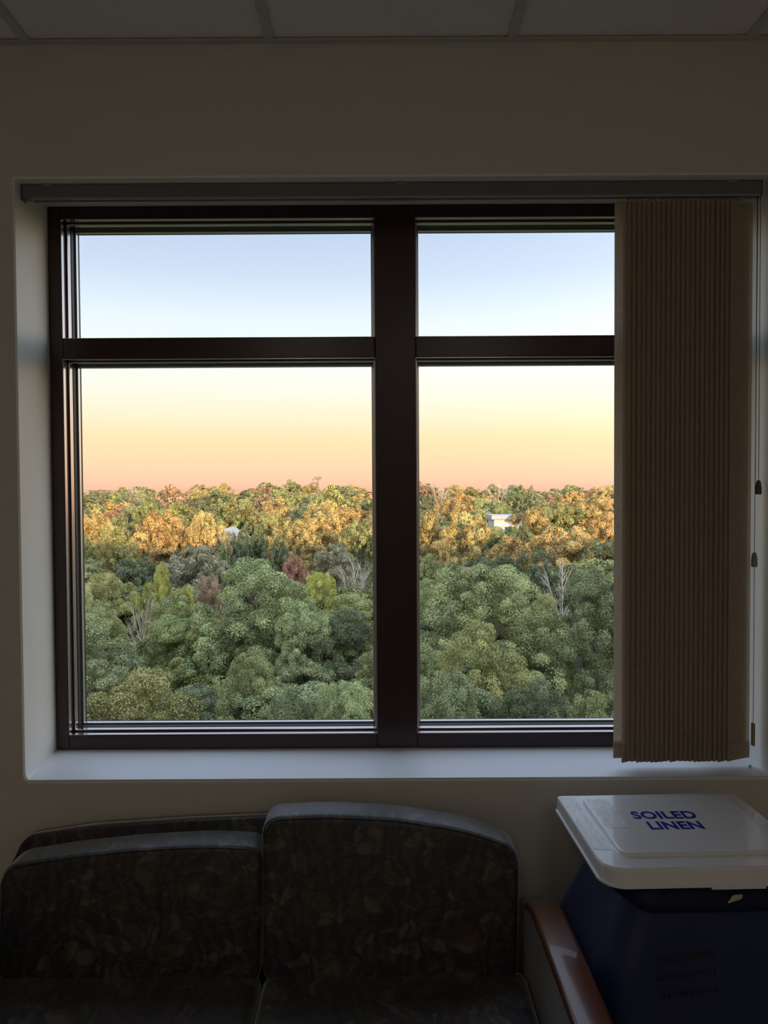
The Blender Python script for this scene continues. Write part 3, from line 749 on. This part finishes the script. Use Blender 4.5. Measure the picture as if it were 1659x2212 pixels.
TREES = [
    (-10.7, 31.0, -5.27, 8.0, 'n0', 'olive', 'olive-green leafy tree filling the lower left corner of the left pane'),
    (-18.6, 43.0, -4.38, 9.0, 'n1', 'bluegreen', 'blue-green tree beside the left window jamb, behind the olive corner tree'),
    (-8.3, 49.0, -2.15, 10.5, 'n2', 'light', 'tallest pale green tree in the middle of the left lower pane'),
    (-6.9, 37.0, -5.70, 5.4, 'n3', 'green', 'mid green tree in front of the tallest pale green tree'),
    (-2.8, 47.0, -5.16, 8.0, 'n0', 'dark', 'dark shaded green tree beside the mullion in the left lower pane'),
    (-1.7, 31.0, -5.67, 4.2, 'n1', 'light', 'small pale tree at the bottom of the left pane next to the mullion'),
    (-3.8, 29.0, -5.92, 4.1, 'n2', 'bluegreen', 'low bluish green tree at the bottom centre of the left pane'),
    (-6.2, 27.0, -6.18, 4.2, 'n3', 'green', 'low green tree touching the lower edge of the left pane, right of the olive tree'),
    (6.8, 47.0, -1.88, 10.4, 'n1', 'light', 'large round light green tree in the upper middle of the right lower pane'),
    (4.8, 37.0, -4.58, 6.8, 'n2', 'olive', 'olive-tinged tree in front of the large round light green tree'),
    (2.4, 31.0, -5.03, 4.6, 'n3', 'bluegreen', 'greyish green tree at the lower left of the right pane, beside the mullion'),
    (7.0, 33.0, -6.31, 5.3, 'n0', 'dark', 'dark green tree at the lower middle of the right pane'),
    (13.5, 46.0, -2.63, 7.8, 'n2', 'bluegreen', 'tall hazy green tree beside the blind in the right lower pane'),
    (0.6, 40.0, -5.23, 6.6, 'n0', 'green', 'green tree standing mostly behind the central mullion'),
    (4.0, 27.0, -6.36, 4.9, 'n1', 'bluegreen', 'low tree crown along the lower edge of the right pane'),
    (9.2, 31.0, -6.03, 4.8, 'n3', 'green', 'green tree low in the right pane next to the blind'),
    (-14.5, 51.0, -5.97, 8.3, 'n1', 'green', 'green crown between the olive corner tree and the yellow-green trees'),
    (-23.3, 62.0, -3.81, 7.8, 'n3', 'olive', 'broad olive tree near the left jamb, above the blue-green tree'),
    (-18.4, 60.0, -3.48, 4.1, 'n0', 'yellow', 'bright yellow-green slim tree left of the tallest pale tree'),
    (-15.3, 56.0, -4.92, 2.8, 'n2', 'yellow', 'small yellow-green tree below the slim yellow-green one'),
    (-17.7, 54.0, -5.09, 3.1, 's0', 'grey', 'bare grey-branched tree among the green crowns on the left'),
    (-5.6, 63.0, -4.00, 5.5, 'n3', 'yellow', 'round yellow-green tree to the right of the tallest pale tree'),
    (-2.7, 66.0, -3.66, 4.9, 's0', 'brown', 'thin brownish tree with few leaves beside the mullion'),
    (-6.8, 54.0, -5.43, 8.1, 'n3', 'green', 'green crown right behind the tallest pale tree'),
    (-5.4, 45.0, -4.72, 5.7, 'n1', 'light', 'light green crown against the right flank of the tallest pale tree'),
    (-22.7, 56.0, -4.70, 6.0, 'n0', 'light', 'soft green crown hugging the left jamb above the blue-green tree'),
    (-14.3, 60.0, -4.07, 4.1, 'n1', 'brown', 'brown-tinged small crown touching the left of the tallest pale tree'),
    (14.9, 62.0, -3.83, 5.8, 's0', 'grey', 'half-bare grey forked tree right of the round light green tree'),
    (11.0, 52.0, -4.95, 5.6, 'n0', 'olive', 'olive crown between the round light tree and the blind'),
    (3.4, 54.0, -4.29, 5.8, 'n2', 'green', 'green crown beside the mullion behind the round light tree'),
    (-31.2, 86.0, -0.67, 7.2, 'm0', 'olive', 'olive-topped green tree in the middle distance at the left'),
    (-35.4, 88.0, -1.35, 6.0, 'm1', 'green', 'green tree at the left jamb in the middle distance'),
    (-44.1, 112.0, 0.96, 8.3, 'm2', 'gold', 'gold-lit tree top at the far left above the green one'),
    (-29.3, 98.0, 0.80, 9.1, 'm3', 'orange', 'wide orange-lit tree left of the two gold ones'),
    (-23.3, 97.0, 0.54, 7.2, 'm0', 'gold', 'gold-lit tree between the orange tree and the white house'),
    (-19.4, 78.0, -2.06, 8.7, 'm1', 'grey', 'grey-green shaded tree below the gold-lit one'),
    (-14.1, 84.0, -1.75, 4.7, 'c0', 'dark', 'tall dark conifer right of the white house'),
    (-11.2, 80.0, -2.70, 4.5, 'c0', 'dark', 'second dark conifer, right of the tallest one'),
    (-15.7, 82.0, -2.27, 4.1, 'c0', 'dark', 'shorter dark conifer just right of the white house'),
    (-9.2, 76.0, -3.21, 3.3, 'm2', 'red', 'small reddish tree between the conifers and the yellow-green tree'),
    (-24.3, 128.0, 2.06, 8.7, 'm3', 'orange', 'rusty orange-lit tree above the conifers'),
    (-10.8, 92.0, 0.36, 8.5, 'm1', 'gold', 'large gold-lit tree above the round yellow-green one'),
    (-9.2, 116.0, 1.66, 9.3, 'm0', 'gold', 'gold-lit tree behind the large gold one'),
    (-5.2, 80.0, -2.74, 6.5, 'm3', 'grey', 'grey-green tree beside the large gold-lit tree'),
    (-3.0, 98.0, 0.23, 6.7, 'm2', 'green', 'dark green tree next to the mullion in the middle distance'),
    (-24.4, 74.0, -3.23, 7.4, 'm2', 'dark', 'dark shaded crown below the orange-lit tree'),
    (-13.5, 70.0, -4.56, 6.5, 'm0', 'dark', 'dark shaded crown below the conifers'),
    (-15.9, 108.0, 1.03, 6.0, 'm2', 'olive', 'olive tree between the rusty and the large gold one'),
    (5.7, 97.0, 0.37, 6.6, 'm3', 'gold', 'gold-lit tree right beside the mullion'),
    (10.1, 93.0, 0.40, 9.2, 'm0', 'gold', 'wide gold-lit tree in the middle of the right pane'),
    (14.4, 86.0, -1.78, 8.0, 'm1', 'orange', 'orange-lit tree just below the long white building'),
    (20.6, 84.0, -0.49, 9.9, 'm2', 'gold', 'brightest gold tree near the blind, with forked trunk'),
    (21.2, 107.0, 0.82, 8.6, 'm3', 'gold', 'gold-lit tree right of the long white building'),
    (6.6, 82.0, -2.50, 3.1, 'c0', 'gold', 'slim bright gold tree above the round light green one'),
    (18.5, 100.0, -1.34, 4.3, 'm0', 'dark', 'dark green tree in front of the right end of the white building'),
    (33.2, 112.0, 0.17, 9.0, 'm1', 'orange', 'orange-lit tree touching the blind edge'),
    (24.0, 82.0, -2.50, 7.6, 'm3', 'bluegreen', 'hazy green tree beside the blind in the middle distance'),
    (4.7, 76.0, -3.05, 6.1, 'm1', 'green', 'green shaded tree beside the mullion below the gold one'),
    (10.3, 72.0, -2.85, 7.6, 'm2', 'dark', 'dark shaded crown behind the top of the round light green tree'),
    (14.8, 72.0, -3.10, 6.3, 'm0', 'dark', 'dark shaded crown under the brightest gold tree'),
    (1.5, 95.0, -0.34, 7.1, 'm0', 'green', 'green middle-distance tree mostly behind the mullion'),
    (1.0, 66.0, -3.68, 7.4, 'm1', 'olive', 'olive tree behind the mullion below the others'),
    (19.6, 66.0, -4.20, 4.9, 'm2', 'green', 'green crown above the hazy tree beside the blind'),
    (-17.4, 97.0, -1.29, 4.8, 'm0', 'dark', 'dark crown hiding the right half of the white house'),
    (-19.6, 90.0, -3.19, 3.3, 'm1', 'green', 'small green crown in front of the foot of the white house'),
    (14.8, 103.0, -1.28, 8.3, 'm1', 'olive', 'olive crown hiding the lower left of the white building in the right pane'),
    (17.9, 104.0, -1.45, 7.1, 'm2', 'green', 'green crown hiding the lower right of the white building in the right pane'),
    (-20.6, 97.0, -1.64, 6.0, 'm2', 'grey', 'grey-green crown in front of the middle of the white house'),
    (-76.4, 230.0, 5.12, 8.4, 'f0', 'grey', 'grey leafy dome rising above the ridge at the left'),
    (-90.0, 240.0, 4.16, 13.2, 'f1', 'brown', 'low brown dome on the skyline at the far left'),
    (15.5, 210.0, 4.59, 7.7, 's0', 'brown', 'twiggy brown tree on the skyline right of the mullion'),
    (30.8, 205.0, 4.68, 11.3, 's0', 'brown', 'wide twiggy brown tree on the skyline in the right pane'),
    (36.2, 200.0, 4.33, 4.9, 'f2', 'bluegreen', 'dark blue-green tree standing highest on the skyline of the right pane'),
    (39.5, 200.0, 3.82, 4.9, 'f3', 'bluegreen', 'second dark blue-green tree on the skyline, right of the highest'),
    (43.3, 150.0, 4.30, 10.1, 'm0', 'gold', 'tall gold tree rising above the skyline beside the blind'),
    (-47.4, 210.0, 4.31, 10.3, 'f2', 'olive', 'olive tree cresting the skyline above the gold trees'),
]
NAMEOF = {'n': 'leafy_tree', 'm': 'leafy_tree', 'f': 'distant_tree', 'c': 'conifer', 's': 'sparse_tree'}
q = random.Random(11)
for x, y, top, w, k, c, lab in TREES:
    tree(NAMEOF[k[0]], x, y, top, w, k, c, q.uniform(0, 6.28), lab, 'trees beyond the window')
# rows of far trees closing the view up to the ridge
ROWS = [(128, 1.1, 9.5, 'm'), (150, .9, 10, 'm'), (176, 1.1, 10.5, 'f'), (206, 1.7, 11, 'f'), (245, 2.2, 12, 'f'), (290, 3.3, 13, 'f'), (345, 4.1, 15, 'f'), (410, 5.0, 17, 'f')]
MIX = [('gold', 4), ('orange', 3), ('olive', 4), ('green', 6), ('brown', 2), ('red', 1), ('dark', 7), ('bluegreen', 5)]
BAG = [c for c, n in MIX for _ in range(n)]
WORDS = {'gold': 'gold-lit', 'orange': 'orange-lit', 'olive': 'olive', 'green': 'green', 'brown': 'brownish', 'red': 'reddish', 'dark': 'dark green', 'bluegreen': 'blue-green'}
def pane(x, y):
    p = 829 + x/(y+2)*1650
    return 'past the left jamb' if p < 165 else 'in the outer left pane' if p < 480 else 'in the left pane by the mullion' if p < 808 else 'behind the mullion' if p < 897 else 'in the right pane by the mullion' if p < 1120 else 'in the right pane by the blind' if p < 1330 else 'behind the blind'
for r, (y, top, w, kk) in enumerate(ROWS):
    half = .43*(y+2) + 4; x = -half + q.uniform(0, 4)
    while x < .33*(y+2) + 4:
        c = q.choice(BAG); ww = w*q.uniform(.8, 1.35)
        lab = ('%s tree, near part of far wood, ' if y < 165 else '%s tree, middle of far wood, ' if y < 260 else '%s tree on far ridge, ') % WORDS[c] + pane(x, y)
        tree('distant_tree', x, y + q.uniform(-8, 8), top + q.gauss(0, .8 + y/400), ww, kk + str(q.randrange(4)), c, q.uniform(0, 6.28), lab, 'trees of the distant wood')
        x += ww*q.uniform(.62, .8)
# crowns filling the gaps under the named trees, seen only as scraps between them
for i in range(46):
    y = q.choice([24, 30, 36, 42, 50, 58, 66, 75, 86, 100, 112]) + q.uniform(-3, 3)
    x = q.uniform(-.46, .34)*(y+2)
    top = (-9.2 if y < 34 else -7.4 if y < 48 else -5.6 if y < 70 else -3.6 if y < 92 else -1.6) + q.uniform(-.7, .5)
    c = q.choice(['green', 'dark', 'bluegreen', 'olive']); near = y < 60
    lab = '%s crown half hidden among %s trees, ' % (WORDS[c], 'nearest' if y < 40 else 'near' if near else 'middle-distance') + pane(x, y)
    tree('leafy_tree', x, y, top, q.uniform(8, 11) if near else q.uniform(9, 12), ('n' if near else 'm') + str(q.randrange(4)), c, q.uniform(0, 6.28), lab, 'half hidden crowns between the trees')


# ------------------------------------------------------------------ houses and lights beyond the trees
def house(name, x, y, z0, z1, w, d, label, cat, roof):
    h = tag(empty(name, (x, y, z0)), label, cat)
    bm = bmesh.new(); bx(bm, -w/2, w/2, -d/2, d/2, 0, z1-z0); obj('wall', bm, M['siding'], h)
    bm = bmesh.new()
    if roof == 'flat': bx(bm, -w/2-.4, w/2+.4, -d/2-.4, d/2+.4, z1-z0, z1-z0+.6)
    else: 
        a = z1-z0; P = [(-w/2-.4, a), (w/2+.4, a), (0, a+2.2)]; prism_y(bm, P, -d/2-.4, d/2+.4)
    obj('roof', bm, M['roofing'], h)
    n = int(w/2.6)
    for i in range(n):
        for zz in ([z1-z0-2.4, z1-z0-5.2] if z1-z0 > 6 else [z1-z0-2.2]):
            xx = -w/2 + (i+.5)*w/n
            wn = box('window', xx-.55, xx+.55, -d/2-.06, -d/2+.02, zz, zz+1.4, M['siding'], h)
            box('pane', xx-.45, xx+.45, -d/2-.09, -d/2-.065, zz+.1, zz+1.3, M['dglass'], wn)
house('house', -21.7, 104, gz(-21.7, 104), -5.51, 6.5, 8, 'white-sided house showing between the conifers and gold trees', 'house', 'gable')
house('building', 18.0, 112, gz(18.0, 112), -2.53, 4.0, 6, 'long flat-roofed white building among the trees in the right pane', 'building', 'flat')

mast = tag(empty('light_mast', (-20.4, 235, gz(-20.4, 235))), 'tall pole with floodlights rising above the skyline left of the mullion', 'pole')
mh = 6.16 - gz(-20.4, 235)
bm = bmesh.new(); tube(bm, [(0, 0, 0), (0, 0, mh)], [.35, .2], 8); obj('pole', bm, M['mast'], mast)
ab = box('crossarm', -.9, .9, -.12, .12, mh-.75, mh-.5, M['mast'], mast)
for x in (-.75, .15, .75): box('floodlight', x-.32, x+.32, -.3, .3, mh-.45, mh+.15, M['mast'], ab, .08)
box('antenna', -1.75, -1.35, -.2, .2, mh-1.0, mh-.45, M['mast'], ab, .08); box('bracket', -1.4, -.85, -.05, .05, mh-.7, mh-.6, M['mast'], ab)
